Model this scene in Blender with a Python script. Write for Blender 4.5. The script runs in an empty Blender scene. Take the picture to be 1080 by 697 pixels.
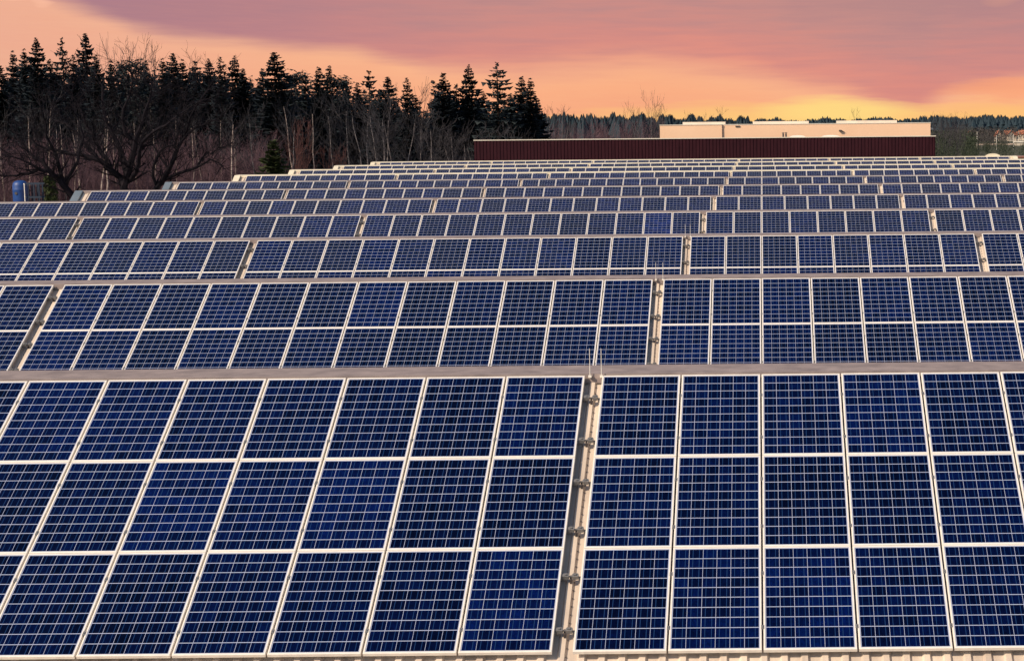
import bpy, math, random
import numpy as np
from mathutils import Matrix, Vector

S = bpy.context.scene
COL = S.collection
# ---------------------------------------------------------------- camera
F, CX, PITCH, ROLL = 2019.19, 805.65, -0.1071, 0.0094
ZR = 10.0                      # height of the panel top edge at each ridge
CAMZ = ZR + 3.148
Y1, D, TH = 24.141, 15.2154, 0.5016
X0, GAP, WP, HP = -0.0336, 0.2028, 1.012, 1.65
cp, sp = math.cos(PITCH), math.sin(PITCH)
cr, sr = math.cos(ROLL), math.sin(ROLL)
U0 = Vector((0, -sp, cp)); Dv = Vector((0, cp, sp)); Xv = Vector((1, 0, 0))
Rv = cr * Xv - sr * U0; Uv = sr * Xv + cr * U0
cam_data = bpy.data.cameras.new('camera')
cam = bpy.data.objects.new('camera', cam_data); COL.objects.link(cam)
M = Matrix.Identity(4)
for i in range(3):
    M[i][0] = Rv[i]; M[i][1] = Uv[i]; M[i][2] = -Dv[i]
M[2][3] = CAMZ
cam.matrix_world = M
cam_data.sensor_width = 36; cam_data.lens = F / 1080 * 36
cam_data.shift_x = (540 - CX) / 1080
cam_data.clip_start = 0.1; cam_data.clip_end = 12000
S.camera = cam

def project(P):
    x, y, z = P[0], P[1], P[2] - CAMZ
    d = cp * y + sp * z; u = -sp * y + cp * z
    x, u = cr * x - sr * u, sr * x + cr * u
    return CX + F * x / d, 348 - F * u / d
def at(px, py, Y):
    """world point seen at photo pixel (px, py) and standing Y metres away"""
    v = Dv * F + Rv * (px - CX) - Uv * (py - 348)
    return Vector((v.x * Y / v.y, Y, CAMZ + v.z * Y / v.y))

# ---------------------------------------------------------------- world + sun
SUN = Vector((-0.78, -0.63, 0.0)).normalized() * math.cos(math.radians(37)) + Vector((0, 0, math.sin(math.radians(37))))
W = bpy.data.worlds.new('World'); S.world = W; W.use_nodes = True
nt = W.node_tree; N = nt.nodes; Lk = nt.links; N.clear()
def wn(t, **k):
    n = N.new(t)
    for a, b in k.items(): setattr(n, a, b)
    return n
def wmath(op, a, b=None, c=None, clamp=False):
    n = wn('ShaderNodeMath', operation=op); n.use_clamp = clamp
    for i, v in enumerate((a, b, c)):
        if v is None: continue
        if isinstance(v, (int, float)): n.inputs[i].default_value = v
        else: Lk.new(v, n.inputs[i])
    return n.outputs[0]
def wmix(f, a, b):
    n = wn('ShaderNodeMix', data_type='RGBA')
    if isinstance(f, (int, float)): n.inputs[0].default_value = f
    else: Lk.new(f, n.inputs[0])
    for i, v in ((6, a), (7, b)):
        if isinstance(v, tuple): n.inputs[i].default_value = v
        else: Lk.new(v, n.inputs[i])
    return n.outputs[2]
def lin(r, g, b):
    f = lambda c: (c / 255 / 12.92) if c <= 10.3 else ((c / 255 + 0.055) / 1.055) ** 2.4
    return (f(r), f(g), f(b), 1)
sky = wn('ShaderNodeTexSky', sky_type='NISHITA'); sky.sun_disc = False
sky.sun_elevation = math.asin(SUN.z); sky.sun_rotation = math.atan2(SUN.x, SUN.y)
tc = wn('ShaderNodeTexCoord'); sx = wn('ShaderNodeSeparateXYZ'); Lk.new(tc.outputs['Generated'], sx.inputs[0])
vx, vy, vz = sx.outputs
az = wmath('ARCTAN2', vx, vy)
el = wmath('ARCSINE', vz)
comb = wn('ShaderNodeCombineXYZ'); Lk.new(wmath('MULTIPLY', az, 9.0), comb.inputs[0]); Lk.new(wmath('MULTIPLY', el, 70.0), comb.inputs[1])
n1 = wn('ShaderNodeTexNoise'); n1.inputs['Scale'].default_value = 1.0; n1.inputs['Detail'].default_value = 6; n1.inputs['Roughness'].default_value = .55
Lk.new(comb.outputs[0], n1.inputs['Vector'])
nz = wmath('SUBTRACT', n1.outputs['Fac'], 0.5)
comb2 = wn('ShaderNodeCombineXYZ'); Lk.new(wmath('MULTIPLY', az, 22.0), comb2.inputs[0]); Lk.new(wmath('MULTIPLY', el, 260.0), comb2.inputs[1])
n2 = wn('ShaderNodeTexNoise'); n2.inputs['Scale'].default_value = 1.0; n2.inputs['Detail'].default_value = 5
Lk.new(comb2.outputs[0], n2.inputs['Vector'])
nz2 = wmath('SUBTRACT', n2.outputs['Fac'], 0.5)
# lower edge of the mauve cloud bank: its height over the compass directions ahead
def dir_of(px, py): return math.atan((px - 805.65) / 2019), (131 + .0094 * (805.65 - px) - py) / 2019
def wramp(fac, stops, interp='LINEAR'):
    n = wn('ShaderNodeValToRGB'); Lk.new(fac, n.inputs[0]); r_ = n.color_ramp; r_.interpolation = interp
    r_.elements[0].position, r_.elements[0].color = stops[0]; r_.elements[1].position, r_.elements[1].color = stops[-1]
    for p_, c_ in stops[1:-1]: e_ = r_.elements.new(p_); e_.color = c_
    return n.outputs[0]
A0, A1 = dir_of(-60, 0)[0], dir_of(1140, 0)[0]
azn = wmath('ADD', wmath('DIVIDE', wmath('SUBTRACT', az, A0), A1 - A0), wmath('MULTIPLY', nz, .035))
def azs(px): return (dir_of(px, 0)[0] - A0) / (A1 - A0)
est = [(-60, -20), (40, 0), (100, 20), (150, 36), (205, 45), (300, 52), (380, 58), (460, 73), (560, 76), (680, 66), (790, 78), (890, 96), (940, 112), (970, 116), (1000, 98), (1080, 86), (1140, 82)]
edge = wmath('MULTIPLY', wramp(azn, [(azs(p_), ((dir_of(p_, y_)[1]) * 10,) * 3 + (1,)) for p_, y_ in est]), 0.1)
dv = wmath('ADD', wmath('SUBTRACT', el, edge), wmath('ADD', wmath('MULTIPLY', nz, 0.006), wmath('MULTIPLY', nz2, 0.006)))
soft = wramp(azn, [(azs(0), (.006,) * 3 + (1,)), (azs(420), (.0055,) * 3 + (1,)), (azs(600), (.013,) * 3 + (1,)), (azs(850), (.009,) * 3 + (1,)), (azs(960), (.008,) * 3 + (1,)), (azs(1080), (.007,) * 3 + (1,))])
bank = wn('ShaderNodeMapRange'); bank.interpolation_type = 'SMOOTHSTEP'; Lk.new(wmath('DIVIDE', dv, soft), bank.inputs[0]); bank.inputs[1].default_value = -1; bank.inputs[2].default_value = 1
above_t = wmath('ADD', wmath('MULTIPLY', dv, 22.0), wmath('ADD', wmath('MULTIPLY', nz, .5), wmath('MULTIPLY', nz2, .7)))
ab = wramp(above_t, [(0, lin(228, 146, 130)), (.35, lin(214, 142, 132)), (.75, lin(196, 141, 136)), (1, lin(186, 138, 136))])
ab = wmix(wramp(azn, [(azs(60), (.95,) * 3 + (1,)), (azs(330), (.6,) * 3 + (1,)), (azs(520), (.1,) * 3 + (1,)), (azs(860), (0,) * 3 + (1,)), (azs(1080), (.25,) * 3 + (1,))]), ab, lin(164, 124, 138))
be_t = wmath('MULTIPLY', wmath('ADD', wmath('MULTIPLY', dv, -1.0), wmath('MULTIPLY', nz2, .004)), 28.0)
be = wramp(be_t, [(0, lin(251, 184, 142)), (.35, lin(250, 175, 133)), (.75, lin(247, 168, 128)), (1, lin(247, 176, 130))])
be = wmix(wramp(azn, [(azs(0), (.75,) * 3 + (1,)), (azs(150), (.6,) * 3 + (1,)), (azs(330), (.2,) * 3 + (1,)), (azs(500), (0,) * 3 + (1,))]), be, lin(233, 174, 152))
c = wmix(bank.outputs[0], be, ab)
comb3 = wn('ShaderNodeCombineXYZ'); Lk.new(wmath('MULTIPLY', az, 60.0), comb3.inputs[0]); Lk.new(wmath('MULTIPLY', wmath('ADD', el, wmath('MULTIPLY', az, .05)), 900.0), comb3.inputs[1])
n3 = wn('ShaderNodeTexNoise'); n3.inputs['Scale'].default_value = 1.0; n3.inputs['Detail'].default_value = 8; n3.inputs['Roughness'].default_value = .65
Lk.new(comb3.outputs[0], n3.inputs['Vector'])
streak = wmath('MULTIPLY', wmath('SUBTRACT', n3.outputs['Fac'], .42), 1.6, clamp=True)
c = wmix(wmath('MULTIPLY', streak, .20), c, wmix(bank.outputs[0], lin(255, 200, 150), lin(226, 152, 138)))
c = wmix(wmath('MULTIPLY', wmath('MULTIPLY', wmath('SUBTRACT', n2.outputs['Fac'], .45), 3.0, clamp=True), .18), c, wmix(bank.outputs[0], lin(238, 158, 128), lin(188, 128, 134)))
def blob(px, py, wx, wy, k, col, amt):
    global c
    a0, e0 = dir_of(px, py)
    qa = wmath('POWER', wmath('ABSOLUTE', wmath('DIVIDE', wmath('SUBTRACT', wmath('ADD', az, wmath('MULTIPLY', nz, .03)), a0), wx / 2019)), 2.0)
    ee = wmath('ADD', wmath('ADD', el, wmath('MULTIPLY', nz, 0.010)), wmath('MULTIPLY', nz2, .009))
    qe = wmath('POWER', wmath('ABSOLUTE', wmath('DIVIDE', wmath('SUBTRACT', ee, e0), wy / 2019)), 2.0)
    f = wmath('MULTIPLY', wmath('SUBTRACT', 1.0, wmath('ADD', qa, qe)), k, clamp=True)
    c = wmix(wmath('MULTIPLY', f, amt), c, lin(*col))
blob(800, 132, 330, 26, .9, (254, 204, 122), .95)
blob(885, 118, 100, 19, 1.1, (255, 218, 132), .9)
blob(1060, 126, 140, 24, 1.0, (254, 196, 118), .8)
blob(1060, 95, 80, 12, 1.2, (250, 160, 116), .6)
blob(962, 96, 50, 24, .8, (226, 138, 124), .35)
blob(22, 6, 18, 7, 1.0, (250, 186, 158), .8)
blob(54, 13, 12, 6, 1.0, (252, 190, 160), .7)
blob(1058, 2, 22, 7, .8, (222, 158, 136), .4)
up = wn('ShaderNodeMapRange'); Lk.new(wmath('ADD', el, wmath('MULTIPLY', nz, .1)), up.inputs[0]); up.interpolation_type = 'SMOOTHSTEP'
up.inputs[1].default_value = 0.09; up.inputs[2].default_value = 0.36
bg1 = wn('ShaderNodeBackground'); Lk.new(c, bg1.inputs[0]); bg1.inputs[1].default_value = 1.0
bg2 = wn('ShaderNodeBackground'); Lk.new(sky.outputs[0], bg2.inputs[0]); bg2.inputs[1].default_value = 0.12
mx = wn('ShaderNodeMixShader'); Lk.new(up.outputs[0], mx.inputs[0]); Lk.new(bg1.outputs[0], mx.inputs[1]); Lk.new(bg2.outputs[0], mx.inputs[2])
# the sunset bank lies ahead of the camera only; behind it the sky is clear
ahead = wn('ShaderNodeMapRange'); Lk.new(vy, ahead.inputs[0]); ahead.inputs[1].default_value = 0.1; ahead.inputs[2].default_value = 0.6; ahead.inputs[3].default_value = 0.0; ahead.inputs[4].default_value = 1
mx2 = wn('ShaderNodeMixShader'); Lk.new(ahead.outputs[0], mx2.inputs[0]); Lk.new(bg2.outputs[0], mx2.inputs[1]); Lk.new(mx.outputs[0], mx2.inputs[2])
wo = wn('ShaderNodeOutputWorld'); Lk.new(mx2.outputs[0], wo.inputs[0])

sl = bpy.data.lights.new('sun', 'SUN'); so = bpy.data.objects.new('sun', sl); COL.objects.link(so)
sl.energy = 5.0; sl.angle = math.radians(0.53); sl.color = (1.0, 0.82, 0.60)
so.rotation_euler = SUN.to_track_quat('Z', 'Y').to_euler(); so.location = (0, 0, 60)
S.view_settings.view_transform = 'Standard'; S.view_settings.look = 'None'
S.view_settings.gamma = 1; S.view_settings.exposure = 0; S.view_settings.use_curve_mapping = False
S.cycles.max_bounces = 5; S.cycles.diffuse_bounces = 3; S.cycles.glossy_bounces = 3

# ---------------------------------------------------------------- helpers
def mat(name, col, rough=.7, metal=0, noise=None, bump=0, spec=.5, col2=None, nscale=None, coord='Object'):
    m = bpy.data.materials.new(name); m.use_nodes = True; t = m.node_tree; b = t.nodes['Principled BSDF']
    b.inputs['Base Color'].default_value = (*col, 1); b.inputs['Roughness'].default_value = rough
    b.inputs['Metallic'].default_value = metal; b.inputs['Specular IOR Level'].default_value = spec
    if col2:
        tcn = t.nodes.new('ShaderNodeTexCoord'); nn = t.nodes.new('ShaderNodeTexNoise'); rp = t.nodes.new('ShaderNodeValToRGB')
        mp = t.nodes.new('ShaderNodeMapping'); mp.inputs['Scale'].default_value = nscale if isinstance(nscale, tuple) else (nscale or 1,) * 3
        nn.inputs['Scale'].default_value = 1; nn.inputs['Detail'].default_value = 7; nn.inputs['Roughness'].default_value = .62
        t.links.new(tcn.outputs[coord], mp.inputs[0]); t.links.new(mp.outputs[0], nn.inputs['Vector']); t.links.new(nn.outputs[0], rp.inputs[0])
        rp.color_ramp.elements[0].position = .33; rp.color_ramp.elements[1].position = .68
        rp.color_ramp.elements[0].color = (*col, 1); rp.color_ramp.elements[1].color = (*col2, 1)
        t.links.new(rp.outputs[0], b.inputs['Base Color'])
        if bump:
            bp = t.nodes.new('ShaderNodeBump'); bp.inputs['Strength'].default_value = bump; bp.inputs['Distance'].default_value = .02
            t.links.new(nn.outputs[0], bp.inputs['Height']); t.links.new(bp.outputs[0], b.inputs['Normal'])
    return m

class MB:
    """collects quads/tris with a material index, linked as ONE mesh"""
    def __init__(s): s.v = []; s.f = []; s.m = []; s.uv = []
    def face(s, pts, mi=0, uv=None):
        n = len(s.v); s.v.extend(pts); s.f.append(list(range(n, n + len(pts)))); s.m.append(mi); s.uv.append(uv)
    def box(s, a, b, mi=0):
        x0, y0, z0 = a; x1, y1, z1 = b
        P = [(x0, y0, z0), (x1, y0, z0), (x1, y1, z0), (x0, y1, z0), (x0, y0, z1), (x1, y0, z1), (x1, y1, z1), (x0, y1, z1)]
        n = len(s.v); s.v.extend(P)
        for q in ((0, 3, 2, 1), (4, 5, 6, 7), (0, 1, 5, 4), (1, 2, 6, 5), (2, 3, 7, 6), (3, 0, 4, 7)):
            s.f.append([n + i for i in q]); s.m.append(mi); s.uv.append(None)
    def tube(s, pts, rad, k=6, mi=0, cap=True):
        n0 = len(s.v); pts = [Vector(p) for p in pts]
        for i, p in enumerate(pts):
            d = (pts[min(i + 1, len(pts) - 1)] - pts[max(i - 1, 0)]).normalized()
            a = d.cross(Vector((0.3, 0.9, 0.1)) if abs(d.y) < .9 else Vector((1, 0, 0))).normalized(); b = d.cross(a)
            for j in range(k):
                t = 2 * math.pi * j / k
                s.v.append(tuple(p + (a * math.cos(t) + b * math.sin(t)) * rad[i]))
        for i in range(len(pts) - 1):
            for j in range(k):
                j2 = (j + 1) % k
                s.f.append([n0 + i * k + j, n0 + i * k + j2, n0 + (i + 1) * k + j2, n0 + (i + 1) * k + j]); s.m.append(mi); s.uv.append(None)
        if cap:
            s.f.append([n0 + (len(pts) - 1) * k + j for j in range(k)]); s.m.append(mi); s.uv.append(None)
            s.f.append([n0 + j for j in range(k)][::-1]); s.m.append(mi); s.uv.append(None)
    def lathe(s, prof, c=(0, 0, 0), k=24, mi=0):
        n0 = len(s.v)
        for r, z in prof:
            for j in range(k):
                t = 2 * math.pi * j / k; s.v.append((c[0] + r * math.cos(t), c[1] + r * math.sin(t), c[2] + z))
        for i in range(len(prof) - 1):
            for j in range(k):
                j2 = (j + 1) % k
                s.f.append([n0 + i * k + j, n0 + i * k + j2, n0 + (i + 1) * k + j2, n0 + (i + 1) * k + j]); s.m.append(mi); s.uv.append(None)
    def mesh(s, name, mats, smooth=False):
        me = bpy.data.meshes.new(name)
        if not isinstance(mats, (list, tuple)): mats = [mats]
        for m in mats: me.materials.append(m)
        V = np.array(s.v, np.float32); me.vertices.add(len(V)); me.vertices.foreach_set('co', V.ravel())
        tot = [len(f) for f in s.f]; me.loops.add(sum(tot)); me.polygons.add(len(tot))
        me.loops.foreach_set('vertex_index', np.concatenate([np.array(f, np.int32) for f in s.f]))
        st = np.concatenate([[0], np.cumsum(tot)[:-1]]).astype(np.int32)
        me.polygons.foreach_set('loop_start', st); me.polygons.foreach_set('material_index', np.array(s.m, np.int32))
        if any(u is not None for u in s.uv):
            L = me.uv_layers.new(name='UVMap'); o = []
            for f, u in zip(s.f, s.uv): o.extend([c for q in u for c in q] if u is not None else [0.0] * (2 * len(f)))
            L.data.foreach_set('uv', np.array(o, np.float32))
        me.update(calc_edges=True); me.validate()
        me.polygons.foreach_set('use_smooth', np.full(len(tot), bool(smooth)))
        return me

def tag(o, label=None, cat=None, group=None, kind=None):
    if label: o['label'] = label
    if cat: o['category'] = cat
    if group: o['group'] = group
    if kind: o['kind'] = kind
    return o
def obj(name, me, parent=None, loc=None):
    o = bpy.data.objects.new(name, me); COL.objects.link(o)
    if parent: o.parent = parent
    if loc is not None: o.location = loc
    return o
def empty(name, loc=(0, 0, 0), label=None, cat=None, group=None, rot=None):
    o = bpy.data.objects.new(name, None); COL.objects.link(o); o.location = loc; o.empty_display_size = .3
    if rot: o.rotation_euler = rot
    return tag(o, label, cat, group)

ORD = ['zeroth', 'first', 'second', 'third', 'fourth', 'fifth', 'sixth', 'seventh', 'eighth', 'ninth', 'tenth', 'eleventh', 'twelfth']
def ordn(n):
    if n < len(ORD): return ORD[n]
    names = {13: 'thirteenth', 14: 'fourteenth', 15: 'fifteenth', 16: 'sixteenth', 17: 'seventeenth', 18: 'eighteenth', 19: 'nineteenth', 20: 'twentieth', 30: 'thirtieth', 40: 'fortieth'}
    if n in names: return names[n]
    return {2: 'twenty', 3: 'thirty', 4: 'forty'}[n // 10] + '-' + ORD[n % 10]

# ---------------------------------------------------------------- materials
def cell_material(name, boost=1.0):
    m = bpy.data.materials.new(name); m.use_nodes = True; t = m.node_tree; n = t.nodes; l = t.links; b = n['Principled BSDF']
    def mt(op, a, b_=None, c_=None, clamp=False):
        q = n.new('ShaderNodeMath'); q.operation = op; q.use_clamp = clamp
        for i, v in enumerate((a, b_, c_)):
            if v is None: continue
            if isinstance(v, (int, float)): q.inputs[i].default_value = v
            else: l.new(v, q.inputs[i])
        return q.outputs[0]
    uv = n.new('ShaderNodeUVMap'); uv.uv_map = 'UVMap'; s = n.new('ShaderNodeSeparateXYZ'); l.new(uv.outputs[0], s.inputs[0])
    U = mt('FRACT', s.outputs[0]); V = s.outputs[1]
    # margins of white backsheet round the 6 x 10 cells
    cu = mt('DIVIDE', mt('SUBTRACT', U, 0.010), 0.980 / 6); cv = mt('DIVIDE', mt('SUBTRACT', V, 0.007), 0.986 / 10)
    def line(x, half): return mt('LESS_THAN', mt('SUBTRACT', 0.5, mt('ABSOLUTE', mt('SUBTRACT', mt('FRACT', x), 0.5))), half)
    lu = line(cu, 0.015); lv = line(cv, 0.033)
    out = mt('MAXIMUM', mt('MAXIMUM', mt('LESS_THAN', cu, 0), mt('GREATER_THAN', cu, 6)), mt('MAXIMUM', mt('LESS_THAN', cv, 0), mt('GREATER_THAN', cv, 10)))
    fu = mt('FRACT', cu)
    bus = mt('MAXIMUM', mt('LESS_THAN', mt('ABSOLUTE', mt('SUBTRACT', fu, 0.27)), 0.026), mt('LESS_THAN', mt('ABSOLUTE', mt('SUBTRACT', fu, 0.73)), 0.026))
    oi = n.new('ShaderNodeObjectInfo')
    cb = n.new('ShaderNodeCombineXYZ'); l.new(mt('FLOOR', mt('MULTIPLY', s.outputs[0], 6.0)), cb.inputs[0]); l.new(mt('FLOOR', cv), cb.inputs[1]); l.new(mt('MULTIPLY', oi.outputs['Random'], 97.0), cb.inputs[2])
    wnz = n.new('ShaderNodeTexWhiteNoise'); wnz.noise_dimensions = '3D'; l.new(cb.outputs[0], wnz.inputs['Vector'])
    # crystal grain
    cg = n.new('ShaderNodeCombineXYZ'); l.new(mt('MULTIPLY', s.outputs[0], 60.0), cg.inputs[0]); l.new(mt('MULTIPLY', V, 60.0), cg.inputs[1]); l.new(mt('MULTIPLY', oi.outputs['Random'], 53.0), cg.inputs[2])
    vo = n.new('ShaderNodeTexVoronoi'); vo.inputs['Scale'].default_value = 1.0; l.new(cg.outputs[0], vo.inputs['Vector'])
    hs = n.new('ShaderNodeSeparateColor'); l.new(vo.outputs['Color'], hs.inputs[0])
    # per-panel tone (integer part of U tells the panels of the joined field apart)
    pn = n.new('ShaderNodeTexWhiteNoise'); pn.noise_dimensions = '2D'
    pc = n.new('ShaderNodeCombineXYZ'); l.new(mt('FLOOR', s.outputs[0]), pc.inputs[0]); l.new(mt('MULTIPLY', oi.outputs['Random'], 31.0), pc.inputs[1]); l.new(pc.outputs[0], pn.inputs['Vector'])
    br = mt('MULTIPLY', mt('MULTIPLY', mt('MULTIPLY_ADD', wnz.outputs['Value'], 0.9, 0.55), mt('MULTIPLY_ADD', hs.outputs[0], 0.6, 0.7)), mt('MULTIPLY_ADD', pn.outputs['Value'], 0.9, 0.55))
    def rgb(*c): q = n.new('ShaderNodeRGB'); q.outputs[0].default_value = (*c, 1); return q.outputs[0]
    def mix(f, a, b_):
        q = n.new('ShaderNodeMix'); q.data_type = 'RGBA'; l.new(f, q.inputs[0]); l.new(a, q.inputs[6]); l.new(b_, q.inputs[7]); return q.outputs[2]
    vm = n.new('ShaderNodeVectorMath'); vm.operation = 'SCALE'; l.new(rgb(0.0002 * boost, 0.0028 * boost, 0.030 * boost), vm.inputs[0]); l.new(br, vm.inputs['Scale'])
    c0 = mix(bus, vm.outputs[0], rgb(0.010, 0.034, 0.11))
    c1 = mix(mt('MAXIMUM', mt('MAXIMUM', lu, lv), out), c0, rgb(0.35, 0.39, 0.54))
    l.new(c1, b.inputs['Base Color']); b.inputs['Roughness'].default_value = 0.12; b.inputs['IOR'].default_value = 1.20
    return m
M_cell = cell_material('solar cells under glass'); M_cell2 = cell_material('bright blue solar cells', 2.1)
M_frame = mat('anodised aluminium frame', (.72, .66, .60), .45, .05, col2=(.85, .79, .71), nscale=6)
M_sheet = mat('weathered roof sheet', (.46, .38, .32), .6, .0, col2=(.70, .59, .49), nscale=(3, .6, .6), bump=.15)
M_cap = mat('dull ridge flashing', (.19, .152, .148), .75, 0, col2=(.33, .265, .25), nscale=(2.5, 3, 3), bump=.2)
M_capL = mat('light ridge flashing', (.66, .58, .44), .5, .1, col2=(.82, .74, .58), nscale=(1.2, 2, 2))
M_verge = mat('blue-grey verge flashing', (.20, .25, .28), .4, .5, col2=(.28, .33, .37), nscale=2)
M_rail = mat('mill aluminium', (.13, .13, .135), .5, .2, col2=(.24, .23, .23), nscale=9)
M_screw = mat('screw head with dark washer', (.06, .05, .05), .6)
M_glassN = mat('dusty north glazing', (.10, .13, .15), .15)
M_wallr = mat('rendered factory wall', (.32, .29, .26), .85, col2=(.42, .38, .34), nscale=.6)

# ---------------------------------------------------------------- ground
M_ground = mat('winter grass and soil', (.030, .038, .018), .95, col2=(.075, .070, .040), nscale=.03, coord='Generated')
M_ground.node_tree.nodes['Mapping'].inputs['Scale'].default_value = (400, 400, 1)
g = MB(); g.face([(-6000, -400, 0), (6000, -400, 0), (6000, 9000, 0), (-6000, 9000, 0)])
tag(obj('ground', g.mesh('ground', M_ground)), kind='structure')
M_yard = mat('concrete yard', (.20, .19, .18), .9, col2=(.28, .26, .24), nscale=.3)
g = MB(); g.face([(-60, -40, .004), (60, -40, .004), (60, 300, .004), (-60, 300, .004)])
tag(obj('yard_pavement', g.mesh('yard_pavement', M_yard)), kind='structure')

# ---------------------------------------------------------------- the factory: eleven sheds
ct, st = math.cos(TH), math.sin(TH)
def sp3(r, x, s, n=0.0):
    """point on shed r, s metres down the slope from the ridge edge, n metres off the glass plane"""
    return (x, Y1 + (r - 1) * D - s * ct - n * st, ZR - s * st + n * ct)
XL, XR = -35.85, 23.35
BLK = {'n': [10, 10, 12, 8, 8, 8], 'f': [10, 9, 13, 8, 8, 8]}
def blocks(r):
    """[(x_left, count)] from left to right, plus the gaps as x intervals"""
    b = BLK['f' if r == 11 else 'n']
    xr0 = X0 - 2 * WP; x = xr0 - GAP - b[2] * WP - GAP - b[1] * WP - GAP - b[0] * WP
    out = []
    for c_ in b:
        out.append((x, c_)); x += c_ * WP + GAP
    return out
fac = empty('factory_building', ((XL + XR) / 2, Y1 + 5 * D, 0), 'long factory with eleven sawtooth roofs carrying the rows of solar panels', 'factory')
FO = Vector(fac.location)
def fpart(name, mb, m, smooth=False):
    mb.v = [(p[0] - FO.x, p[1] - FO.y, p[2] - FO.z) for p in mb.v]
    return obj(name, mb.mesh(name, m, smooth), fac)
SLOPE_L = 11.9; NO = -0.135
for r in range(1, 12):
    mb = MB(); x = -1.97 - .216 * int((-1.97 - XL) / .216) ; prof = []
    px = XL
    while x < XR - .1:
        for dx, h in ((-.052, 0), (-.03, .034), (.03, .034), (.052, 0)):
            prof.append((x + dx, h))
        x += .216
    prof = [(XL, 0)] + [p for p in prof if XL < p[0] < XR] + [(XR, 0)]
    for (xa, ha), (xb, hb) in zip(prof, prof[1:]):
        mb.face([sp3(r, xa, SLOPE_L, NO + ha), sp3(r, xb, SLOPE_L, NO + hb), sp3(r, xb, -.06, NO + hb), sp3(r, xa, -.06, NO + ha)])
    fpart('roof_slope', mb, M_sheet)
    # flat ridge cap 0.8 m deep with a front lip and joints
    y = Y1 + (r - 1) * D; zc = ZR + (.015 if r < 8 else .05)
    mb = MB(); x = XL
    while x < XR:
        x2 = min(x + 3.03, XR); dz = 0
        P = [(y + .035, ZR - .105 + dz), (y + .035, zc + dz), (y + .83, zc + .012 + dz), (y + .86, zc - .10 + dz)]
        for (ya, za), (yb, zb) in zip(P, P[1:]):
            mb.face([(x, ya, za), (x2, ya, za), (x2, yb, zb), (x, yb, zb)])
        x = x2
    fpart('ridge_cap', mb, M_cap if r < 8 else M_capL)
    # north face, glazed
    yv = y - SLOPE_L * ct + D; zv = ZR - SLOPE_L * st - .15
    mb = MB(); mb.face([(XL, y + .84, ZR - .08), (XR, y + .84, ZR - .08), (XR, yv, zv), (XL, yv, zv)][::-1])
    for i in range(0, 60, 2):
        xx = XL + i
        mb.box((xx, y + .9, ZR - .5), (xx + .08, y + .98, ZR - .1))
    fpart('north_glazing', mb, M_glassN)
    # gable walls and verge strips left and right
    for xe, sgn in ((XL, -1), (XR, 1)):
        mb = MB(); a = (xe + sgn * .0, y - SLOPE_L * ct, 0); 
        pts = [(xe, y - SLOPE_L * ct, 0), (xe, y - SLOPE_L * ct, ZR - SLOPE_L * st - .18), (xe, y, ZR - .16), (xe, y + .84, ZR - .12), (xe, yv, zv), (xe, yv, 0)]
        mb.face(pts if sgn > 0 else pts[::-1]); fpart('gable_wall', mb, M_wallr)
        mb = MB()
        xa, xb = (xe - .06, xe + .34) if sgn < 0 else (xe - .34, xe + .06)
        for (s0, s1, n0, n1) in ((-.06, 5.6, -.09, .02),):
            A = [sp3(r, xa, s1, n0), sp3(r, xb, s1, n0), sp3(r, xb, s0, n0), sp3(r, xa, s0, n0)]; B = [sp3(r, xa, s1, n1), sp3(r, xb, s1, n1), sp3(r, xb, s0, n1), sp3(r, xa, s0, n1)]
            mb.face(B); mb.face([A[0], A[1], B[1], B[0]]); mb.face([A[1], A[2], B[2], B[1]]); mb.face([A[2], A[3], B[3], B[2]]); mb.face([A[3], A[0], B[0], B[3]])
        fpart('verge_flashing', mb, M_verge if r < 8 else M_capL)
mb = MB(); yf = Y1 - SLOPE_L * ct
mb.face([(XL, yf, 0), (XR, yf, 0), (XR, yf, ZR - SLOPE_L * st - .2), (XL, yf, ZR - SLOPE_L * st - .2)]); fpart('front_wall', mb, M_wallr)

# screws along the ribs in the gaps of the near sheds, one mesh: nobody could count them
mb = MB()
RS = [.27, .79]
joints = 0
def gaps(r):
    b = blocks(r); return [(x + c_ * WP - .020, b[i + 1][0]) for i, (x, c_) in enumerate(b[:-1])]
for r in range(1, 5):
    for gx0, gx1 in gaps(r):
        q = project(sp3(r, (gx0 + gx1) / 2, 0))
        if not -10 < q[0] < 1090: continue
        for k in range(40 if r < 3 else 20):
            s = .1 + k * .13
            for xx in (gx0 + .075, gx0 + .14):
                p = sp3(r, xx, s, NO + .010); c_ = .006
                mb.box((p[0] - c_, p[1] - c_, p[2] - c_), (p[0] + c_, p[1] + c_, p[2] + c_ + .004))
so_ = fpart('roof_screws', mb, M_screw); so_['kind'] = 'stuff'
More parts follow.
